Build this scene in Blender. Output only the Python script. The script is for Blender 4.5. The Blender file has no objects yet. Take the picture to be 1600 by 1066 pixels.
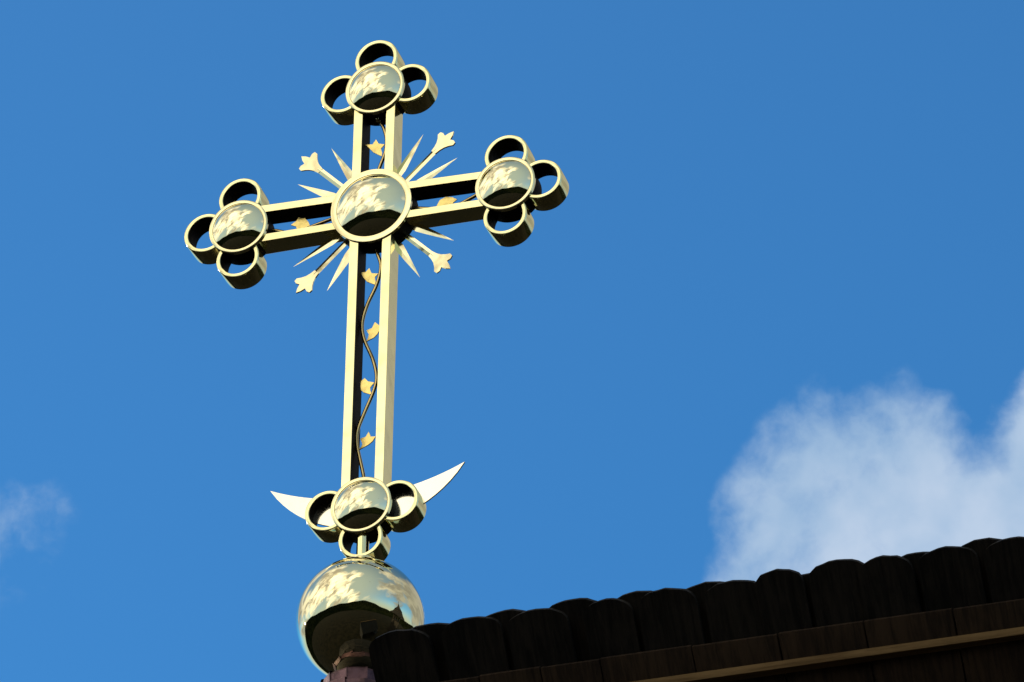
import bpy, bmesh, math, random
from mathutils import Vector, Matrix
random.seed(7)
S = bpy.context.scene
COL = S.collection
rad = math.radians

# ---------------------------------------------------------------- camera
# long lens from the churchyard, looking up at the cross (cross front plane is y = 0, centre x = 0)
CZ = 13.894                                   # height of the cross centre above the ground
cam_d = bpy.data.cameras.new('camera')
cam_d.sensor_width = 36.0
cam_d.lens = 249.93
cam_d.clip_start = 0.1
cam_d.clip_end = 3000
cam = bpy.data.objects.new('camera', cam_d)
COL.objects.link(cam)
CAM = Vector((6.58746, -18.04893, 1.65))
Fv = Vector((-0.27324175, 0.80814061, 0.52177362))
Rv = Vector((0.95059305, 0.30993052, 0.01777451))
Uv = Vector((0.14734927, -0.50085111, 0.8528988))
cam.matrix_world = Matrix(((Rv.x, Uv.x, -Fv.x, CAM.x), (Rv.y, Uv.y, -Fv.y, CAM.y),
                           (Rv.z, Uv.z, -Fv.z, CAM.z), (0, 0, 0, 1)))
S.camera = cam

# ---------------------------------------------------------------- exposure
S.view_settings.view_transform = 'Standard'
S.view_settings.look = 'None'
S.view_settings.exposure = 0.0
S.view_settings.gamma = 1.0
S.view_settings.use_curve_mapping = False

# ---------------------------------------------------------------- sun and sky
SUN_AZ, SUN_EL = rad(-84), rad(9)             # low evening sun from the left: a hump added to the hills keeps it off the yard and low roof
sun_dir = Vector((math.sin(SUN_AZ) * math.cos(SUN_EL), math.cos(SUN_AZ) * math.cos(SUN_EL), math.sin(SUN_EL)))
sd = bpy.data.lights.new('sun', 'SUN')
sd.energy = 3.5
sd.angle = rad(0.5)
sd.color = (1.0, 0.90, 0.74)
sun = bpy.data.objects.new('sun', sd)
sun.location = (-20, 5, 40)
sun.rotation_euler = sun_dir.to_track_quat('Z', 'Y').to_euler()
COL.objects.link(sun)

W = bpy.data.worlds.new('World')
S.world = W
W.use_nodes = True


class NT:
    """small helper to write node graphs"""
    def __init__(self, tree):
        self.t = tree

    def n(self, typ, **kw):
        nd = self.t.nodes.new(typ)
        for k, v in kw.items():
            setattr(nd, k, v)
        return nd

    def put(self, sock, v):
        if hasattr(v, 'is_linked') or isinstance(v, bpy.types.NodeSocket):
            self.t.links.new(v, sock)
        else:
            sock.default_value = v

    def math(self, op, a, b=0.0, c=None, clamp=False):
        nd = self.n('ShaderNodeMath', operation=op, use_clamp=clamp)
        self.put(nd.inputs[0], a)
        self.put(nd.inputs[1], b)
        if c is not None:
            self.put(nd.inputs[2], c)
        return nd.outputs[0]

    def vec(self, op, a, b=None, out=0, scale=None):
        nd = self.n('ShaderNodeVectorMath', operation=op)
        self.put(nd.inputs[0], a)
        if b is not None:
            self.put(nd.inputs[1], b)
        if scale is not None:
            self.put(nd.inputs['Scale'], scale)
        return nd.outputs[out]

    def noise(self, v, scale, detail=6, rough=0.55, dist=0.0, col=False, lac=2.0):
        nd = self.n('ShaderNodeTexNoise')
        self.put(nd.inputs['Vector'], v)
        nd.inputs['Scale'].default_value = scale
        nd.inputs['Detail'].default_value = detail
        nd.inputs['Roughness'].default_value = rough
        nd.inputs['Distortion'].default_value = dist
        nd.inputs['Lacunarity'].default_value = lac
        return nd.outputs['Color' if col else 'Fac']

    def remap(self, v, a, b, c=0.0, d=1.0, smooth=True):
        nd = self.n('ShaderNodeMapRange', interpolation_type='SMOOTHSTEP' if smooth else 'LINEAR')
        self.put(nd.inputs[0], v)
        for i, x in enumerate((a, b, c, d)):
            nd.inputs[i + 1].default_value = x
        return nd.outputs[0]

    def mix(self, f, a, b, blend='MIX'):
        nd = self.n('ShaderNodeMix', data_type='RGBA', blend_type=blend)
        self.put(nd.inputs['Factor'], f)
        for s, v in ((nd.inputs[6], a), (nd.inputs[7], b)):
            if isinstance(v, tuple):
                s.default_value = (v[0], v[1], v[2], 1)
            else:
                self.put(s, v)
        return nd.outputs[2]


g = NT(W.node_tree)
bg = W.node_tree.nodes['Background']
SKY_STRENGTH = 0.15
bg.inputs['Strength'].default_value = SKY_STRENGTH
sky = g.n('ShaderNodeTexSky', sky_type='NISHITA', sun_disc=False)
sky.sun_elevation = SUN_EL
sky.sun_rotation = SUN_AZ
sky.air_density = 1.0
sky.dust_density = 0.2
sky.ozone_density = 5.0
DIR = g.n('ShaderNodeTexCoord').outputs['Generated']
sky_col = g.mix(1.0, sky.outputs[0], (0.73, 1.58, 1.78), 'MULTIPLY')


def direction(az, el):
    az, el = rad(az), rad(el)
    return (math.sin(az) * math.cos(el), math.cos(az) * math.cos(el), math.sin(el))


def lobes(vec, items):
    """union of soft round lobes on the sky sphere: (azimuth, elevation, radius in degrees, weight)"""
    acc = None
    for az, el, r, wt in items:
        d = g.vec('DISTANCE', vec, direction(az, el), out='Value')
        rr = rad(r)
        m = g.remap(d, rr * 1.45, rr * 0.25, 0.0, wt)
        acc = m if acc is None else g.math('SMOOTH_MAX', acc, m, 0.15)
    return acc


# cumulus over the roof on the right, a wisp on the left
w1 = g.noise(DIR, 60, 4, 0.6, col=True)
w1 = g.vec('SCALE', g.vec('SUBTRACT', w1, (0.5, 0.5, 0.5)), scale=0.006)
v1 = g.vec('ADD', DIR, w1)
NEAR_CLOUDS = [
    (-15.45, 30.30, 0.90, 1.0), (-15.15, 29.7, 1.1, 0.9), (-16.10, 30.05, 0.62, 0.85),
    (-14.85, 30.5, 0.45, 0.9), (-14.45, 29.9, 0.8, 1.0), (-14.2, 30.1, 0.5, 0.9), (-13.6, 29.9, 1.0, 1.0), (-13.60, 30.70, 0.55, 0.95),
    (-16.30, 29.5, 0.55, 0.75), (-15.75, 30.72, 0.45, 0.75), (-15.2, 30.78, 0.45, 0.8), (-14.75, 30.68, 0.40, 0.75), (-12.4, 30.2, 1.3, 1.0),
    (-23.40, 29.68, 0.62, 0.40), (-23.02, 29.90, 0.40, 0.26), (-24.5, 29.4, 0.9, 0.5)]
nb = lobes(v1, NEAR_CLOUDS)
n1 = g.noise(v1, 85, 9, 0.57)
n1b = g.noise(DIR, 38, 5, 0.5)
dens1 = g.math('ADD', nb, g.math('MULTIPLY', g.math('SUBTRACT', n1, 0.48), 1.5))
dens1 = g.math('ADD', dens1, g.math('MULTIPLY', g.math('SUBTRACT', n1b, 0.5), 1.3))
dens1 = g.math('MULTIPLY', dens1, g.remap(nb, 0.02, 0.3))
dens1 = g.remap(dens1, 0.12, 0.92, 0.0, 0.90)

# big broken clouds behind the photographer and to the right: seen only as reflections
w2 = g.noise(DIR, 4, 3, 0.5, col=True)
w2 = g.vec('SCALE', g.vec('SUBTRACT', w2, (0.5, 0.5, 0.5)), scale=0.22)
v2 = g.vec('ADD', DIR, w2)
BIG = [(-160, 33, 24, 1.0), (-140, 50, 25, 0.95), (-115, 30, 26, 0.95), (-100, 62, 22, 0.9), (-178, 62, 14, 0.8),
       (-185, 13, 16, 0.75), (-150, 12, 20, 0.8), (150, 12, 12, 0.7), (95, 35, 28, 0.85), (45, 32, 26, 1.5),
       (22, 34, 18, 1.5), (-80, 20, 24, 0.9), (-60, 45, 18, 0.9), (-19, 6, 12, 0.8), (70, 55, 20, 0.9), (10, 78, 16, 0.6)]
bb = lobes(v2, BIG)
vr = g.n('ShaderNodeVectorRotate', rotation_type='Y_AXIS')
vr.inputs['Angle'].default_value = rad(36)
g.put(vr.inputs['Vector'], v2)
v3 = g.vec('MULTIPLY', vr.outputs[0], (0.75, 0.9, 2.2))
n2 = g.noise(v3, 2.3, 9, 0.56)
dens2 = g.math('ADD', bb, g.math('MULTIPLY', g.math('SUBTRACT', n2, 0.5), 2.2))
dens2 = g.math('ADD', g.math('MULTIPLY', dens2, g.remap(bb, 0.0, 0.3)), g.math('MULTIPLY', lobes(v2, [(-164, 31, 10, 1.0)]), 0.5))
dens2 = g.remap(dens2, 0.34, 0.92, 0.0, 0.97)

shade2 = g.remap(g.noise(g.vec('ADD', v3, (0.05, 0.03, 0.09)), 3.4, 7, 0.55), 0.38, 0.60)
core = lobes(v2, [(-163, 31, 7, 0.85), (-157, 40, 8, 0.7)])
shade2 = g.math('MAXIMUM', shade2, core)
near_sun = lobes(DIR, [(-150, 38, 62, 1.0)])
big_lit = g.mix(near_sun, (0.46, 0.46, 0.43), (2.0, 1.86, 1.52))
big_col = g.mix(shade2, g.mix(near_sun, (0.30, 0.30, 0.29), (0.52, 0.46, 0.38)), big_lit)
veil = g.math('MULTIPLY', lobes(DIR, [(-170, 30, 70, 1.0), (60, 35, 30, 0.4)]), 0.88)

k = 1.0 / SKY_STRENGTH


def scaled(colr):
    return g.mix(1.0, colr, (k, k, k), 'MULTIPLY')


sep = g.n('ShaderNodeSeparateXYZ')
g.put(sep.inputs[0], DIR)
low = g.remap(sep.outputs['Z'], 0.34, 0.02, 0.0, 0.9)
sky_col = g.mix(low, sky_col, tuple(x * k for x in (0.55, 0.58, 0.56)))
c0 = g.mix(veil, sky_col, tuple(x * k for x in (0.52, 0.62, 0.62)))
c1 = g.mix(dens2, c0, scaled(big_col))
shade1 = g.remap(n1b, 0.38, 0.62)
small_col = g.mix(shade1, (0.37, 0.53, 0.73), (0.57, 0.68, 0.83))
c2 = g.mix(dens1, c1, scaled(small_col))
W.node_tree.links.new(c2, bg.inputs['Color'])


# ---------------------------------------------------------------- materials
def material(name, base, metallic=0.0, rough=0.5, spec=0.5):
    m = bpy.data.materials.new(name)
    m.use_nodes = True
    b = m.node_tree.nodes['Principled BSDF']
    b.inputs['Base Color'].default_value = (*base, 1)
    b.inputs['Metallic'].default_value = metallic
    b.inputs['Roughness'].default_value = rough
    b.inputs['Specular IOR Level'].default_value = spec
    return m, NT(m.node_tree), b


def gold(name, base, rough, wave=0.0, wave_scale=6.0, stain=0.25):
    m, q, b = material(name, base, 1.0, rough)
    co = q.n('ShaderNodeTexCoord').outputs['Object']
    n = q.noise(co, 38, 6, 0.6)
    dark = tuple(x * (1 - stain) for x in base)
    n = q.noise(co, 16, 5, 0.55)
    c_ = q.mix(q.remap(n, 0.52, 0.72), base, dark)
    specks = q.math('MULTIPLY', q.remap(q.noise(co, 95, 2, 0.5), 0.74, 0.79), 0.55 if stain > 0.07 else 0.2)
    q.put(b.inputs['Base Color'], q.mix(specks, c_, (0.30, 0.20, 0.09)))
    q.put(b.inputs['Roughness'], q.remap(q.noise(co, 60, 5, 0.65), 0.35, 0.75, rough * 0.85, rough * 1.2))
    if wave > 0:
        bp = q.n('ShaderNodeBump')
        bp.inputs['Strength'].default_value = 1.0
        bp.inputs['Distance'].default_value = wave
        q.put(bp.inputs['Height'], q.noise(co, wave_scale, 2, 0.4))
        q.put(b.inputs['Normal'], bp.outputs[0])
    return m


GOLD = (0.94, 0.85, 0.46)
M_sheet = gold('polished_gold_sheet', GOLD, 0.12, 0.0065, 5.0, 0.14)
M_mirror = gold('mirror_gold', (0.93, 0.86, 0.56), 0.03, 0.0005, 13.0, 0.03)
M_rim = gold('rolled_gold_rim', (0.95, 0.85, 0.50), 0.16, 0.0012, 12, 0.1)
M_plain = gold('plain_gold_plate', (0.94, 0.85, 0.52), 0.12, 0.0024, 11, 0.12)
M_pale = gold('pale_gold_plate', (0.93, 0.89, 0.74), 0.13, 0.0006, 8, 0.06)
M_leaf = gold('orange_gold_leaf', (0.98, 0.76, 0.27), 0.33, 0.002, 30, 0.3)
M_tube = gold('brown_gold_tube', (0.62, 0.46, 0.20), 0.20, 0.0, 1, 0.4)
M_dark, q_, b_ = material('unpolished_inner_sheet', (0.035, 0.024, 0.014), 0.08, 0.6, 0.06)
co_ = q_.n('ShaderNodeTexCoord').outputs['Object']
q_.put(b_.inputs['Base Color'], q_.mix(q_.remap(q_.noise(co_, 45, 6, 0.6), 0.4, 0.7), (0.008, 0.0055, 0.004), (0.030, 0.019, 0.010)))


def wood(name, a, b2, axis_scale=(60, 6, 6), rough=0.8):
    m, q, b = material(name, a, 0.0, rough, 0.2)
    co = q.n('ShaderNodeTexCoord').outputs['Object']
    mp = q.n('ShaderNodeMapping')
    mp.inputs['Scale'].default_value = axis_scale
    q.put(mp.inputs['Vector'], co)
    n = q.noise(mp.outputs[0], 1.6, 8, 0.65, 0.4)
    blotch = q.noise(co, 7, 4, 0.6)
    f = q.math('ADD', q.math('MULTIPLY', n, 0.6), q.math('MULTIPLY', blotch, 0.4))
    q.put(b.inputs['Base Color'], q.mix(q.remap(f, 0.40, 0.62), a, b2))
    bp = q.n('ShaderNodeBump')
    bp.inputs['Strength'].default_value = 0.7
    bp.inputs['Distance'].default_value = 0.004
    q.put(bp.inputs['Height'], n)
    q.put(b.inputs['Normal'], bp.outputs[0])
    return m


M_shingle = wood('old_dark_shingle', (0.005, 0.0042, 0.0035), (0.024, 0.019, 0.015))
M_strip = wood('brown_underboard', (0.016, 0.009, 0.005), (0.045, 0.026, 0.014))
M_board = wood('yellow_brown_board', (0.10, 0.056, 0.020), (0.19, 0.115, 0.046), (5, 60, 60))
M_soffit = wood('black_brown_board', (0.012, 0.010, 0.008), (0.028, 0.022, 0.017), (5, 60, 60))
M_plank = wood('grey_wall_plank', (0.06, 0.052, 0.046), (0.12, 0.105, 0.09), (60, 60, 4))
M_copper, q_, b_ = material('purple_brown_copper', (0.25, 0.13, 0.12), 0.55, 0.42)
co_ = q_.n('ShaderNodeTexCoord').outputs['Object']
q_.put(b_.inputs['Base Color'], q_.mix(q_.remap(q_.noise(co_, 14, 7, 0.65), 0.35, 0.65), (0.038, 0.014, 0.020), (0.14, 0.068, 0.082)))
bp_ = q_.n('ShaderNodeBump')
bp_.inputs['Distance'].default_value = 0.006
bp_.inputs['Strength'].default_value = 0.8
q_.put(bp_.inputs['Height'], q_.noise(co_, 16, 3, 0.5))
q_.put(b_.inputs['Normal'], bp_.outputs[0])
M_grass, q_, b_ = material('dark_grass', (0.03, 0.04, 0.016), 0, 0.95, 0.1)
co_ = q_.n('ShaderNodeTexCoord').outputs['Object']
q_.put(b_.inputs['Base Color'], q_.mix(q_.remap(q_.noise(co_, 0.35, 8, 0.7), 0.35, 0.65), (0.009, 0.008, 0.004), (0.024, 0.018, 0.009)))
M_forest, q_, b_ = material('forest_hill', (0.012, 0.020, 0.009), 0, 1.0, 0.0)
co_ = q_.n('ShaderNodeTexCoord').outputs['Object']
q_.put(b_.inputs['Base Color'], q_.mix(q_.remap(q_.noise(co_, 0.12, 8, 0.7), 0.4, 0.62), (0.004, 0.006, 0.003), (0.012, 0.014, 0.006)))


# ---------------------------------------------------------------- object helpers
def link_mesh(name, bm, mats, parent=None, loc=(0, 0, 0), angle=35):
    me = bpy.data.meshes.new(name)
    bmesh.ops.recalc_face_normals(bm, faces=bm.faces[:])
    bm.to_mesh(me)
    bm.free()
    for m in (mats if isinstance(mats, (list, tuple)) else [mats]):
        me.materials.append(m)
    for p in me.polygons:
        p.use_smooth = True
    me.set_sharp_from_angle(angle=rad(angle))
    o = bpy.data.objects.new(name, me)
    o.location = loc
    if parent:
        o.parent = parent
    COL.objects.link(o)
    return o


def thing(name, label, cat, loc):
    o = bpy.data.objects.new(name, None)
    o.empty_display_size = 0.2
    o.location = loc
    o['label'] = label
    o['category'] = cat
    COL.objects.link(o)
    return o


def copy_tree(o, parent, loc=None):
    c = o.copy()
    COL.objects.link(c)
    c.parent = parent
    if loc is not None:
        c.location = loc
    for ch in list(o.children):
        copy_tree(ch, c)
    return c


def box(bm, a, b, bevel=0.0, mat=0):
    """axis-aligned box between two corners; returns its faces"""
    x0, y0, z0 = a
    x1, y1, z1 = b
    vs = [bm.verts.new(p) for p in ((x0, y0, z0), (x1, y0, z0), (x1, y1, z0), (x0, y1, z0),
                                     (x0, y0, z1), (x1, y0, z1), (x1, y1, z1), (x0, y1, z1))]
    fs = [bm.faces.new([vs[i] for i in idx]) for idx in
          ((0, 3, 2, 1), (4, 5, 6, 7), (0, 1, 5, 4), (1, 2, 6, 5), (2, 3, 7, 6), (3, 0, 4, 7))]
    for f in fs:
        f.material_index = mat
    if bevel:
        es = list({e for f in fs for e in f.edges})
        bmesh.ops.bevel(bm, geom=es, offset=bevel, segments=2, profile=0.5, affect='EDGES')
    return fs


def lathe(bm, prof, seg=64, axis='Y', closed=False, cx=0.0, cz=0.0, mats=None):
    """profile of (radius, along) turned round an axis; radius 0 makes a pole"""
    rows = []
    for r, h in prof:
        if r < 1e-6:
            p = (cx, h, cz) if axis == 'Y' else (cx, cz, h)
            rows.append([bm.verts.new(p)])
        else:
            row = []
            for i in range(seg):
                t = 2 * math.pi * i / seg
                c, s = r * math.cos(t), r * math.sin(t)
                row.append(bm.verts.new((cx + c, h, cz + s) if axis == 'Y' else (cx + c, cz + s, h)))
            rows.append(row)
    pairs = list(zip(rows[:-1], rows[1:]))
    if closed:
        pairs.append((rows[-1], rows[0]))
    for k_, (A, B) in enumerate(pairs):
        mi = mats[k_] if mats else 0
        for i in range(seg):
            j = (i + 1) % seg
            if len(A) == 1 and len(B) == 1:
                continue
            if len(A) == 1:
                f = bm.faces.new((A[0], B[j], B[i]))
            elif len(B) == 1:
                f = bm.faces.new((A[i], A[j], B[0]))
            else:
                f = bm.faces.new((A[i], A[j], B[j], B[i]))
            f.material_index = mi


def catmull(pts, n=8):
    out = []
    P = [Vector(p) for p in pts]
    P = [P[0] * 2 - P[1]] + P + [P[-1] * 2 - P[-2]]
    for i in range(1, len(P) - 2):
        for k_ in range(n):
            t = k_ / n
            a, b, c, d = P[i - 1], P[i], P[i + 1], P[i + 2]
            out.append(0.5 * ((2 * b) + (c - a) * t + (2 * a - 5 * b + 4 * c - d) * t * t + (3 * b - a - 3 * c + d) * t ** 3))
    out.append(P[-2])
    return out


def tube(bm, pts, r, seg=12):
    rows = []
    for i, p in enumerate(pts):
        d = (pts[min(i + 1, len(pts) - 1)] - pts[max(i - 1, 0)]).normalized()
        u = d.cross(Vector((0, 1, 0))).normalized()
        v = d.cross(u)
        rows.append([bm.verts.new(p + r * (math.cos(t) * u + math.sin(t) * v)) for t in
                     [2 * math.pi * k_ / seg for k_ in range(seg)]])
    for A, B in zip(rows[:-1], rows[1:]):
        for i in range(seg):
            j = (i + 1) % seg
            bm.faces.new((A[i], A[j], B[j], B[i]))
    bm.faces.new(rows[0])
    bm.faces.new(rows[-1][::-1])


def plate(bm, outline, y0, y1, ridge=None):
    """flat plate with thickness from an (x, z) outline"""
    A = [bm.verts.new((x, y0, z)) for x, z in outline]
    B = [bm.verts.new((x, y1, z)) for x, z in outline]
    n = len(A)
    fa = bm.faces.new(A)
    fb = bm.faces.new(B[::-1])
    for i in range(n):
        j = (i + 1) % n
        bm.faces.new((A[j], A[i], B[i], B[j]))
    return A, B


# ---------------------------------------------------------------- the cross
D = 0.078            # depth of the cross
AH, AU, AD = 0.452, 0.452, 1.109
BALL_Y, BALL_Z, BALL_R = 0.025, -1.5085, 0.2
root_loc = Vector((0, BALL_Y, CZ + BALL_Z - BALL_R))
cross = thing('roof_cross', 'gilded openwork cross with round bosses and rings, standing on a mirror ball above the roof', 'cross', root_loc)
OFF = Vector((0, 0, CZ)) - root_loc            # cross-frame origin in the root's frame


def rail(a, b, inner, skew=0.0):
    """square gold tube; the side that faces the open slot is left unpolished"""
    bm = bmesh.new()
    ca = Vector(((a[0] + b[0]) / 2, 0, (a[1] + b[1]) / 2))
    box(bm, (a[0] - ca.x, 0, a[1] - ca.z), (b[0] - ca.x, D, b[1] - ca.z), 0.0014)
    bm.normal_update()
    bmesh.ops.recalc_face_normals(bm, faces=bm.faces[:])
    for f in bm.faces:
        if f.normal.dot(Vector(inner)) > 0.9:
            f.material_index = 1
    for v_ in bm.verts:                        # hand-welded: not every tube sits quite square
        v_.co.y += skew * (v_.co.x if inner[2] else v_.co.z)
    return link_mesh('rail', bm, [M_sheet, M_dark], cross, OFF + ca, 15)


RW, RO = 0.030, 0.0700
for s in (-1, 1):
    xo, xi = s * RO, s * (RO - RW)
    x0, x1 = min(xo, xi), max(xo, xi)
    rail((x0, 0.108), (x1, AU - 0.062), (-s, 0, 0))
    rail((x0, -AD + 0.062), (x1, -0.108), (-s, 0, 0))
for s in (-1, 1):
    zo, zi = s * 0.0675, s * (0.0675 - 0.0275)
    z0, z1 = min(zo, zi), max(zo, zi)
    rail((0.108, z0), (AH - 0.062, z1), (0, 0, -s), 0.040 if s > 0 else 0.012)
    rail((-AH + 0.062, z0), (-0.108, z1), (0, 0, -s), 0.034 if s > 0 else -0.008)


def boss(radius, rim_in, loc, with_rings, dome_half=38):
    bm = bmesh.new()
    rr = radius * 0.985
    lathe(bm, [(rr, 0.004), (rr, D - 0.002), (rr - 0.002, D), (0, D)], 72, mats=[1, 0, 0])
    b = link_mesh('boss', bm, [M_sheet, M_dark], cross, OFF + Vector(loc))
    bm = bmesh.new()
    w = radius - rim_in
    prof = [(radius, 0.0075), (radius, -0.0022), (radius - 0.0012, -0.0034), (radius - w * 0.5, -0.0046),
            (rim_in + 0.0012, -0.0040), (rim_in, -0.0026), (rim_in, 0.0075)]
    lathe(bm, prof, 96, closed=True)
    link_mesh('rim', bm, M_rim, b)
    bm = bmesh.new()
    half = rad(dome_half)
    Rs = rim_in / math.sin(half)
    prof = []
    for i in range(15):
        t = half * i / 14
        prof.append((Rs * math.sin(t), -(Rs * math.cos(t) - Rs * math.cos(half)) - 0.0034))
    lathe(bm, prof, 96)
    link_mesh('dome', bm, M_mirror, b, angle=60)
    return b


RR, RI, RD = 0.0733, 0.0588, 0.115
bm = bmesh.new()
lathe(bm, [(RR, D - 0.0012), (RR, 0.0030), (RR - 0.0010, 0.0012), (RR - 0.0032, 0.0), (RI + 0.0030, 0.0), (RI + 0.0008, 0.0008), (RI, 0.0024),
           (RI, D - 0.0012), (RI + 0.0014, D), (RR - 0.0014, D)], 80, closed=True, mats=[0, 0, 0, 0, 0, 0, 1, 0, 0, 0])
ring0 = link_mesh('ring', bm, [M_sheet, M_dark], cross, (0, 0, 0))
used = [False]


def ring(cx, cz):
    if not used[0]:
        used[0] = True
        ring0.location = OFF + Vector((cx, 0.0, cz))
        return
    copy_tree(ring0, cross, OFF + Vector((cx, 0.0, cz)))


boss(0.137, 0.116, (0, -0.002, 0), False)
first = boss(0.1, 0.0868, (0, -0.003, AU), True)
for cx, cz in ((-AH, 0), (AH, 0), (0, -AD)):
    c_ = copy_tree(first, cross, OFF + Vector((cx, -0.003, cz)))
    for ch in c_.children:
        if ch.name.startswith('dome'):
            ch.rotation_euler.y = random.uniform(0, 6.2)
bm = bmesh.new()
lathe(bm, [(0, -0.108), (0.006, -0.1075), (0.009, -0.104), (0.010, -0.100), (0.010, -0.096), (0, -0.096)], 16, axis='Z')
link_mesh('bolt', bm, M_plain, first, (0, 0.036, 0))
for cx, cz, skip in ((0, AU, 'D'), (-AH, 0, 'R'), (AH, 0, 'L'), (0, -AD, 'U')):
    for nm, dx, dz in (('U', 0, RD), ('D', 0, -RD), ('L', -RD, 0), ('R', RD, 0)):
        if nm != skip:
            ring(cx + dx, cz + dz)


# rays between the arms: a fleur-tipped shaft with a blade on either side
def rot(pt, a):
    c, s = math.cos(a), math.sin(a)
    return (pt[0] * c - pt[1] * s, pt[0] * s + pt[1] * c)


YM = 0.039


def blade(ang, length, tilt):
    bm = bmesh.new()
    o = [(0.118, 0.006), (0.150, 0.0125), (0.172, 0.0150), (0.200, 0.0126), (0.240, 0.0086), (0.285, 0.0034), (length, 0.0)]
    prof = [(t, w) for t, w in o]
    rows = []
    for t, w in prof:
        if w == 0:
            rows.append([bm.verts.new((t, 0, 0))])
        else:
            rows.append([bm.verts.new((t, -0.0022 * min(1, w / 0.01), 0)), bm.verts.new((t, 0.0, w)),
                         bm.verts.new((t, 0.0035 * min(1, w / 0.01), 0)), bm.verts.new((t, 0.0, -w))])
    for A, B in zip(rows[:-1], rows[1:]):
        for i in range(4):
            j = (i + 1) % 4
            bm.faces.new((A[i], A[j], B[j], B[i]) if len(B) > 1 else (A[i], A[j], B[0]))
    bm.faces.new(rows[0][::-1])
    bmesh.ops.rotate(bm, cent=(0, 0, 0), matrix=Matrix.Rotation(rad(tilt), 3, 'X'), verts=bm.verts[:])
    bmesh.ops.rotate(bm, cent=(0, 0, 0), matrix=Matrix.Rotation(-ang, 3, 'Y'), verts=bm.verts[:])
    link_mesh('ray_blade', bm, M_plain, cross, OFF + Vector((0, YM, 0)), 8)


def fleur(ang, tilt):
    bm = bmesh.new()
    # ridged shaft
    rows = []
    for t, w in ((0.10, 0.0092), (0.20, 0.0098), (0.285, 0.0100)):
        rows.append([bm.verts.new((t, -0.0036, 0)), bm.verts.new((t, 0.0, w)),
                     bm.verts.new((t, 0.0036, 0)), bm.verts.new((t, 0.0, -w))])
    for A, B in zip(rows[:-1], rows[1:]):
        for i in range(4):
            j = (i + 1) % 4
            bm.faces.new((A[i], A[j], B[j], B[i]))
    bm.faces.new(rows[0][::-1])
    bm.faces.new(rows[-1])
    half = [(0.272, 0.0098), (0.290, 0.0128), (0.305, 0.0185), (0.318, 0.0275), (0.329, 0.0385), (0.340, 0.0375),
            (0.343, 0.027), (0.3385, 0.0135), (0.354, 0.0085), (0.3675, 0.0)]
    out = [(t, w) for t, w in half] + [(t, -w) for t, w in half[-2::-1]]
    plate(bm, out, -0.0030, 0.0030)
    bmesh.ops.rotate(bm, cent=(0.3, 0, 0), matrix=Matrix.Rotation(rad(tilt), 3, 'X'), verts=bm.verts[:])
    bmesh.ops.rotate(bm, cent=(0, 0, 0), matrix=Matrix.Rotation(-ang, 3, 'Y'), verts=bm.verts[:])
    link_mesh('fleur_ray', bm, M_plain, cross, OFF + Vector((0, YM, 0)), 8)


tilts = [2, -3, 4, -2, 3, -4, 1, -3]
for q in range(4):
    base = math.pi / 2 * q
    fleur(base + math.pi / 4, (-5.0, -2.0, 2.0, 5.0)[q])
    blade(base + rad(30), 0.317, tilts[2 * q])
    blade(base + rad(60), 0.312, tilts[2 * q + 1])

# climbing vine in the slots, with its leaves
vines = {
    'long': [(0.0, -0.095), (0.0075, -0.1466), (0.0238, -0.2066), (0.0112, -0.2748), (-0.0183, -0.3453), (-0.0332, -0.4128),
             (-0.0241, -0.4735), (0.0073, -0.5539), (0.0213, -0.6203), (0.0124, -0.6723), (-0.0173, -0.7498), (-0.036, -0.8066),
             (-0.0365, -0.8588), (-0.0221, -0.9282), (-0.0119, -0.9745), (-0.004, -1.03)],
    'top': [(-0.004, 0.375), (0.0076, 0.3431), (0.0181, 0.3203), (0.0277, 0.2852), (0.0294, 0.2516), (0.0247, 0.2192),
            (0.0055, 0.1619), (-0.008, 0.10)],
    'right': [(0.10, -0.001), (0.1361, -0.0069), (0.1761, -0.0161), (0.225, -0.026), (0.275, -0.022), (0.320, -0.004), (0.375, 0.022)],
    'left': [(-0.375, -0.002), (-0.34, -0.007), (-0.29, -0.026), (-0.25, -0.026), (-0.2234, -0.0157), (-0.1552, 0.0021), (-0.10, 0.018)]}
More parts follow.
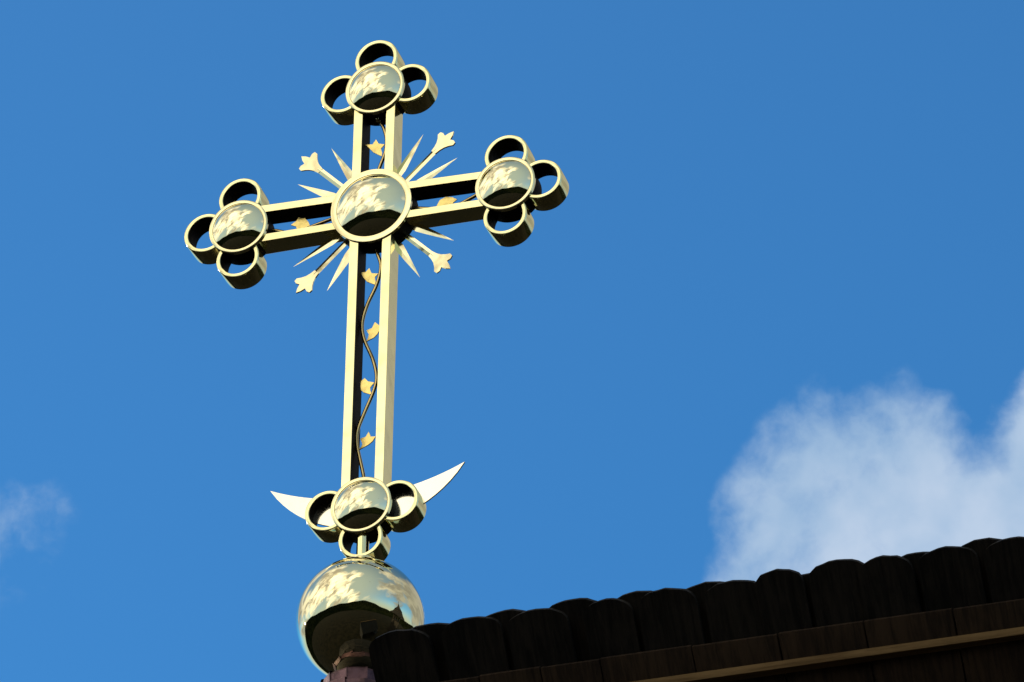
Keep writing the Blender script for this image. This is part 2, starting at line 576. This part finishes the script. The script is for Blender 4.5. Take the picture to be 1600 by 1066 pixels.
leaves = {
    'top': [[(0.0138, 0.2143), (-0.0138, 0.2318), (-0.0304, 0.2529), (-0.0418, 0.2647), (-0.0171, 0.263), (-0.0066, 0.2804),
             (0.0025, 0.2635), (0.0223, 0.2584), (0.0105, 0.2438), (0.0150, 0.226)]],
    'long': [[(0.0085, -0.274), (-0.0209, -0.2583), (-0.034, -0.240), (-0.0424, -0.222), (-0.0268, -0.222), (-0.0151, -0.2078),
              (-0.0072, -0.2282), (0.0148, -0.2321), (0.0040, -0.244), (0.0062, -0.258)],
             [(-0.0165, -0.4805), (0.0097, -0.4713), (0.020, -0.462), (0.027, -0.4501), (0.0265, -0.4312), (0.0105, -0.415),
              (0.0014, -0.4349), (-0.0179, -0.4396), (-0.009, -0.4569), (-0.0115, -0.468)],
             [(0.0079, -0.6828), (-0.0197, -0.6706), (-0.028, -0.662), (-0.0306, -0.6499), (-0.0299, -0.6274), (-0.0179, -0.6182),
              (-0.0073, -0.6313), (0.0134, -0.6386), (0.0006, -0.6554), (0.002, -0.668)],
             [(-0.0310, -0.8787), (0.0031, -0.8654), (0.016, -0.856), (0.0262, -0.8409), (0.0091, -0.8381), (0.0017, -0.8189),
              (-0.008, -0.8352), (-0.0269, -0.838), (-0.0185, -0.8594), (-0.022, -0.868)]],
    'right': [[(0.205, -0.024), (0.2100, -0.0107), (0.2181, 0.0069), (0.2377, 0.0161), (0.2560, 0.0140), (0.2749, 0.003), (0.2610, -0.0090),
               (0.2583, -0.0200), (0.2450, -0.0140), (0.236, -0.031), (0.224, -0.026)]],
    'left': [[(-0.2215, -0.0135), (-0.2300, 0.008), (-0.2419, 0.0229), (-0.2560, 0.0240), (-0.2623, 0.0298), (-0.2700, 0.0150), (-0.2872, 0.0022),
              (-0.2700, -0.0050), (-0.2660, -0.020), (-0.2500, -0.0130), (-0.2380, -0.026)]]}
YV = 0.042
for key, pts in vines.items():
    bm = bmesh.new()
    tube(bm, catmull([(x, 0, z) for x, z in pts], 7), 0.0061)
    v = link_mesh('vine', bm, M_tube, cross, OFF + Vector((0, YV, 0)), 60)
    for k_, L in enumerate(leaves[key]):
        bm = bmesh.new()
        cx = sum(p[0] for p in L) / len(L)
        cz = sum(p[1] for p in L) / len(L)
        A, B = plate(bm, [(x - cx, z - cz) for x, z in L], -0.002, 0.002)
        bmesh.ops.rotate(bm, cent=(0, 0, 0), matrix=Matrix.Rotation(rad((6, -5, 4, -4)[k_]), 3, 'Z'), verts=bm.verts[:])
        link_mesh('leaf', bm, M_leaf, v, (cx, 0, cz))

# crescent behind the lowest boss
bm = bmesh.new()
TX, TZ = 0.3225, -0.980


def arc(zb, n=28):
    h = TZ - zb
    R_ = (TX * TX + h * h) / (2 * h)
    return [(x, zb + R_ - math.sqrt(R_ * R_ - x * x)) for x in [TX * (-1 + 2 * i / n) for i in range(n + 1)]]


lo, hi = arc(-1.160), arc(-1.052)
A0 = [bm.verts.new((x, -0.003, z)) for x, z in lo]
A1 = [A0[0]] + [bm.verts.new((x, -0.003, z)) for x, z in hi[1:-1]] + [A0[-1]]
B0 = [bm.verts.new((x, 0.003, z)) for x, z in lo]
B1 = [B0[0]] + [bm.verts.new((x, 0.003, z)) for x, z in hi[1:-1]] + [B0[-1]]
for i in range(len(A0) - 1):
    for P, Q, fl in ((A0, A1, 0), (B0, B1, 1), (A0, B0, 1), (A1, B1, 0)):
        vs = [P[i], P[i + 1], Q[i + 1], Q[i]]
        u = []
        for v_ in vs:
            if v_ not in u:
                u.append(v_)
        if len(u) > 2:
            bm.faces.new(u[::-1] if fl else u)
for P, Q in ((A0[0], B0[0]), (A0[-1], B0[-1])):
    pass
link_mesh('crescent', bm, M_pale, cross, OFF + Vector((0, 0.045, 0)), 30)

# mast, collar and ball
bm = bmesh.new()
lathe(bm, [(0, -1.318), (0.020, -1.318), (0.020, -1.18), (0, -1.18)], 40, axis='Z')
link_mesh('mast', bm, M_sheet, cross, OFF + Vector((0, BALL_Y, 0)))
bm = bmesh.new()
lathe(bm, [(0, -1.316), (0.058, -1.316), (0.060, -1.312), (0.058, -1.306), (0.030, -1.300), (0.024, -1.292), (0, -1.292)], 48, axis='Z')
link_mesh('collar', bm, M_rim, cross, OFF + Vector((0, BALL_Y, 0)))
bm = bmesh.new()
pr = [(0, BALL_R)]
for i in range(1, 48):
    t = math.pi * i / 48
    pr.append((BALL_R * math.sin(t), BALL_R * math.cos(t)))
pr.append((0, -BALL_R))
lathe(bm, pr, 96, axis='Z')
M_ball = gold('ball_gold', (0.92, 0.84, 0.54), 0.02, 0.0014, 7.0, 0.03)
link_mesh('ball', bm, M_ball, cross, OFF + Vector((0, BALL_Y, BALL_Z)), 80)

# ---------------------------------------------------------------- turret under the ball
turret_top = CZ - 1.728
tur = thing('roof_turret', 'purple brown copper-clad turret neck holding up the golden ball', 'turret', (0, BALL_Y, 0))


def band(r0, z0, r1, z1, n, lip, jitter, name, mat):
    """a hoop of overlapping bent sheets"""
    bm = bmesh.new()
    for i in range(n):
        a0 = 2 * math.pi * i / n - 0.02
        a1 = 2 * math.pi * (i + 1) / n + 0.02
        dr = random.uniform(-jitter, jitter)
        dz = random.uniform(-jitter, jitter)
        grid = []
        for k_ in range(5):
            a = a0 + (a1 - a0) * k_ / 4
            bulge = -0.003 * math.sin(math.pi * k_ / 4) + (0.004 if k_ == 4 else 0)
            col = []
            for r, z in ((r0 - 0.02, z0 + 0.004 + dz), (r0 + dr, z0 + dz), (r0 + 0.003 + dr, z0 - 0.006 + dz), (r1 + dr + lip, z1 + dz), (r1 + dr + lip - 0.008, z1 + dz - 0.001)):
                col.append(bm.verts.new(((r + bulge) * math.sin(a), -(r + bulge) * math.cos(a), z)))
            grid.append(col)
        for A, B in zip(grid[:-1], grid[1:]):
            for m_ in range(4):
                bm.faces.new((A[m_], A[m_ + 1], B[m_ + 1], B[m_]))
    return link_mesh(name, bm, mat, tur, (0, 0, 0), 25)


bm = bmesh.new()
lathe(bm, [(0, turret_top + 0.034), (0.055, turret_top + 0.030), (0.100, turret_top - 0.004), (0.098, turret_top - 0.30), (0, turret_top - 0.30)], 48, axis='Z')
link_mesh('neck', bm, M_soffit, tur)
z = turret_top
r = 0.111
for i in range(7):
    h = 0.047 + 0.012 * i
    band(r, z, r - 0.003 + 0.006 * i, z - h, 11 + i, 0.003, 0.0040, 'copper_band' if i < 2 else 'shingle_band', M_copper if i < 2 else M_shingle)
    z -= h - 0.004
    r += 0.007 + 0.008 * i
bm = bmesh.new()
zz = z
lathe(bm, [(r * 0.9, zz + 0.01), (r + 0.05, zz - 0.25), (r + 0.25, zz - 0.7), (0.95, zz - 1.3), (1.5, zz - 1.75), (1.5, zz - 1.80), (0, zz - 1.80)], 12, axis='Z')
link_mesh('cap_roof', bm, M_shingle, tur, angle=15)
bm = bmesh.new()
lathe(bm, [(1.1, zz - 1.8), (1.1, 0.0)], 8, axis='Z')
link_mesh('wall', bm, M_plank, tur, angle=15)

# ---------------------------------------------------------------- near roof with its shingle crest
E0 = Vector((3.83029, -8.79519, CZ - 6.76925))
ANG = rad(48)
AX = Vector((1, 0, 0))
DN = Vector((0, math.cos(ANG), -math.sin(ANG)))         # down the far slope
NO = Vector((0, -math.sin(ANG), -math.cos(ANG)))        # out of the underside
house = thing('shingled_roof_house', 'dark wooden building with a crest of rounded shingles along its roof edge', 'building', (E0.x, E0.y + 1.5, 0))
HO = E0 - Vector((E0.x, E0.y + 1.5, 0))
X_END = -0.604
X_FAR = 6.5
M_frame = Matrix(((AX.x, DN.x, NO.x), (AX.y, DN.y, NO.y), (AX.z, DN.z, NO.z)))


def frame_obj(name, bm, mat, parent, angle=35):
    """mesh laid out in (along, down, out) coordinates of the slope"""
    bm.transform(M_frame.to_4x4())
    return link_mesh(name, bm, mat, parent, HO, angle)


def shingle(bm, cx, tip, w, length, out, th, skew, arc_h):
    """one shingle: rounded tip at 'tip', running down the slope"""
    pts = []
    n = 12
    h = w / 2
    for i in range(n + 1):
        t = math.pi * (1 - i / n)
        x = h * math.cos(t)
        y = -arc_h * (math.sin(t) ** 0.72)
        pts.append((x, tip + arc_h + y + random.uniform(-0.0009, 0.0009)))
    pts = [(-h * 0.97, tip + length)] + pts + [(h * 0.97, tip + length)]
    cs, sn = math.cos(skew), math.sin(skew)
    P = [(cx + x * cs - (y - tip) * sn, tip + x * sn + (y - tip) * cs) for x, y in pts]
    curl = random.uniform(-0.0015, 0.002)
    # the tips are worn: slightly thinner at the rounded end
    A = [bm.verts.new((x, y, out + th + (curl if y < tip + arc_h else 0))) for x, y in P]
    B = [bm.verts.new((x, y, out + (0.002 + curl if y < tip + arc_h else 0))) for x, y in P]
    bm.faces.new(A)
    bm.faces.new(B[::-1])
    for i in range(len(P)):
        j = (i + 1) % len(P)
        bm.faces.new((A[i], A[j], B[j], B[i]))


front = [(-0.5523, 0.0027), (-0.431, -0.0011), (-0.3222, 0.0008), (-0.2064, 0.0016), (-0.1092, -0.0022), (-0.0002, 0.001),
         (0.0741, -0.0069), (0.1700, -0.0078), (0.2450, -0.0042), (0.3444, -0.004), (0.4484, -0.0033)]
back = [(-0.5013, 0.0026), (-0.3759, -0.0016), (-0.2644, -0.0035), (-0.1596, -0.001), (-0.0468, 0.0005), (0.1200, 0.0098),
        (0.2916, 0.0017), (0.4000, -0.0054)]
x = 0.555
while x < X_FAR:
    front.append((x, random.uniform(-0.006, 0.004)))
    x += random.uniform(0.096, 0.112)
x = 0.50
while x < X_FAR:
    back.append((x, random.uniform(-0.004, 0.006)))
    x += random.uniform(0.096, 0.112)
widths = {0: 0.103, 3: 0.082, 6: 0.078, 7: 0.098, 8: 0.088}
bm = bmesh.new()
for i, (cx, tip) in enumerate(front):
    w = widths.get(i, random.uniform(0.094, 0.103))
    shingle(bm, cx, tip, w, 0.42, random.uniform(-0.001, 0.0015), 0.0115, random.uniform(-0.02, 0.02), random.uniform(0.026, 0.034))
crest = frame_obj('shingle_crest', bm, M_shingle, house, 30)
bm = bmesh.new()
for cx, tip in back:
    shingle(bm, cx, tip, random.uniform(0.092, 0.102), 0.42, -0.0135 + random.uniform(-0.0008, 0.0008), 0.0115, random.uniform(-0.02, 0.02), random.uniform(0.024, 0.032))
frame_obj('shingle_crest', bm, M_shingle, house, 30)

# short boards nailed under the shingles
bm = bmesh.new()
x = X_END + 0.03
while x < X_FAR:
    w = random.uniform(0.085, 0.15)
    y0 = 0.0912 + random.uniform(-0.0012, 0.0012)
    o = 0.0145 + random.uniform(0, 0.003)
    box(bm, (x, y0, o), (x + w - random.uniform(0.001, 0.0035), 0.40, o + 0.009), 0.0008)
    x += w
frame_obj('under_board', bm, M_strip, house)

# the ridge board, soffit and wall
pb = 0.1465 * DN + 0.0145 * NO                       # where the ridge board starts under the boards
yb, zb = pb.y, pb.z
bm = bmesh.new()
x = X_END + 0.02
while x < X_FAR:
    L = random.uniform(1.6, 2.6)
    box(bm, (x, yb - 0.020, zb - 0.013), (min(x + L, X_FAR) - 0.003, yb + 0.30, zb + 0.001), 0.0015)
    x += L
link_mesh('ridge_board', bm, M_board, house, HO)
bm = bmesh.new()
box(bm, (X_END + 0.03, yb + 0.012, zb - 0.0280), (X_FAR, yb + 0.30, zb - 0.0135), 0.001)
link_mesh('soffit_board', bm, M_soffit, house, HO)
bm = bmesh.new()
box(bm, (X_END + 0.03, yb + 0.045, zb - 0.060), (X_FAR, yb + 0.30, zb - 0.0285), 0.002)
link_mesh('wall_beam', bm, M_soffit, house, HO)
bm = bmesh.new()
x = X_END + 0.04
while x < X_FAR:
    w = random.uniform(0.11, 0.17)
    o = random.uniform(0, 0.004)
    box(bm, (x, yb + 0.062 + o, -HO.z), (x + w - 0.003, yb + 0.09 + o, zb - 0.0605), 0.001)
    x += w
link_mesh('plank_wall', bm, M_plank, house, HO)
# far slope: shingle courses falling away behind, and the rest of the body
bm = bmesh.new()
for c_ in range(18):
    y0 = 0.30 + c_ * 0.24
    o = -0.030
    x = X_END + 0.02 + (0.05 if c_ % 2 else 0)
    vs = []
    n = 70
    for i in range(n + 1):
        xx = X_END + 0.02 + (X_FAR - X_END - 0.02) * i / n
        vs.append((bm.verts.new((xx, y0, o - 0.004)), bm.verts.new((xx, y0 + 0.27 + (0.015 if (i + c_) % 2 else 0), o - 0.016)),
                   bm.verts.new((xx, y0 + 0.27 + (0.015 if (i + c_) % 2 else 0), o - 0.003))))
    for A, B in zip(vs[:-1], vs[1:]):
        bm.faces.new((A[0], B[0], B[1], A[1]))
        bm.faces.new((A[1], B[1], B[2], A[2]))
frame_obj('roof', bm, M_shingle, house)
y_back = yb + 2.9
for xa in (X_END + 0.05, X_FAR - 0.03):
    bm = bmesh.new()
    top = [(yb + 0.10, zb - 0.07), (y_back, zb - 0.07 - (y_back - yb - 0.10) * math.tan(ANG))]
    vs = []
    for dx in (0, 0.03 if xa < 0 else -0.03):
        vs.append([bm.verts.new((xa + dx, yb + 0.10, -HO.z)), bm.verts.new((xa + dx, y_back, -HO.z)),
                   bm.verts.new((xa + dx, top[1][0], top[1][1])), bm.verts.new((xa + dx, top[0][0], top[0][1]))])
    bm.faces.new(vs[0])
    bm.faces.new(vs[1][::-1])
    for i in range(4):
        j = (i + 1) % 4
        bm.faces.new((vs[0][j], vs[0][i], vs[1][i], vs[1][j]))
    link_mesh('side_wall', bm, M_plank, house, HO)

# ---------------------------------------------------------------- ground and hills
bm = bmesh.new()
rings_ = [0, 4, 10, 25, 60, 120, 300, 900]
prev = None
for rr in rings_:
    if rr == 0:
        row = [bm.verts.new((0, -8, 0))]
    else:
        row = [bm.verts.new((rr * math.cos(t), -8 + rr * math.sin(t), 0)) for t in [2 * math.pi * i / 48 for i in range(48)]]
    if prev:
        for i in range(48):
            j = (i + 1) % 48
            if len(prev) == 1:
                bm.faces.new((prev[0], row[i], row[j]))
            else:
                bm.faces.new((prev[i], row[i], row[j], prev[j]))
    prev = row
gr = link_mesh('ground', bm, M_grass)
gr['kind'] = 'structure'

bm = bmesh.new()
N = 900
rows = []
for i in range(N):
    a = 2 * math.pi * i / N                       # azimuth measured from +y towards +x
    back_ = max(0.0, math.cos(a - rad(195)))      # highest behind the photographer
    h = 9 + 14 * back_ ** 2 + 2.2 * math.sin(3 * a + 1) + 1.3 * math.sin(7 * a + 2) + 0.7 * math.sin(17 * a)
    saw = abs(((a * 95 + 3 * math.sin(5 * a)) % 2) - 1)
    h += 17.5 * max(0.0, math.cos(a - rad(276))) ** 14 + 15 * max(0.0, math.cos(a - rad(38))) ** 8 + 7 * max(0.0, math.cos(a - rad(150))) ** 8 + 1.1 * saw + random.uniform(0, 0.8)  # first hump, on the left, is added to keep low sun off the yard
    d = 110 + 12 * math.sin(2 * a)
    row = []
    for fr, hh in ((0.62, -0.02), (0.72, 0.22), (0.86, 0.62), (0.985, 0.90), (1.0, 1.0), (1.15, 0.5), (1.4, -0.02)):
        jit = random.uniform(-0.03, 0.03) if 0.3 < hh < 0.95 else 0
        row.append(bm.verts.new((d * fr * math.sin(a), -8 + d * fr * math.cos(a), max(h * (hh + jit), -0.3))))
    rows.append(row)
for i in range(N):
    A, B = rows[i], rows[(i + 1) % N]
    for k_ in range(6):
        bm.faces.new((A[k_], B[k_], B[k_ + 1], A[k_ + 1]))
hl = link_mesh('hills', bm, M_forest)
hl['kind'] = 'structure'

# ---------------------------------------------------------------- bell tower across the yard (mirrored in the ball)
bt = thing('bell_tower', 'dark wooden bell tower with open belfry and flared pointed roof, mirrored in the ball', 'tower', (25, -1, 0))
bt.scale = (1.35, 1.35, 1.5)
bm = bmesh.new()
box(bm, (-2.2, -2.2, 0), (2.2, 2.2, 5.6), 0.02)
link_mesh('tower_body', bm, M_soffit, bt)
bm = bmesh.new()
for sx in (-1, 1):
    for sy in (-1, 1):
        box(bm, (sx * 2.0 - 0.15, sy * 2.0 - 0.15, 5.6), (sx * 2.0 + 0.15, sy * 2.0 + 0.15, 8.0), 0.01)
for sx in (-0.66, 0.66):
    for sy in (-1, 1):
        box(bm, (sx - 0.12, sy * 2.0 - 0.12, 5.6), (sx + 0.12, sy * 2.0 + 0.12, 8.0), 0.01)
        box(bm, (sy * 2.0 - 0.12, sx - 0.12, 5.6), (sy * 2.0 + 0.12, sx + 0.12, 8.0), 0.01)
link_mesh('belfry_posts', bm, M_soffit, bt)
bm = bmesh.new()
lathe(bm, [(0, 8.0), (5.6, 8.0), (5.7, 8.15), (3.7, 9.2), (2.7, 10.3), (2.9, 10.4), (1.7, 11.2), (0.6, 12.1), (0.12, 13.4), (0.06, 14.6), (0, 14.6)], 8, axis='Z')
link_mesh('roof', bm, M_shingle, bt, angle=15)
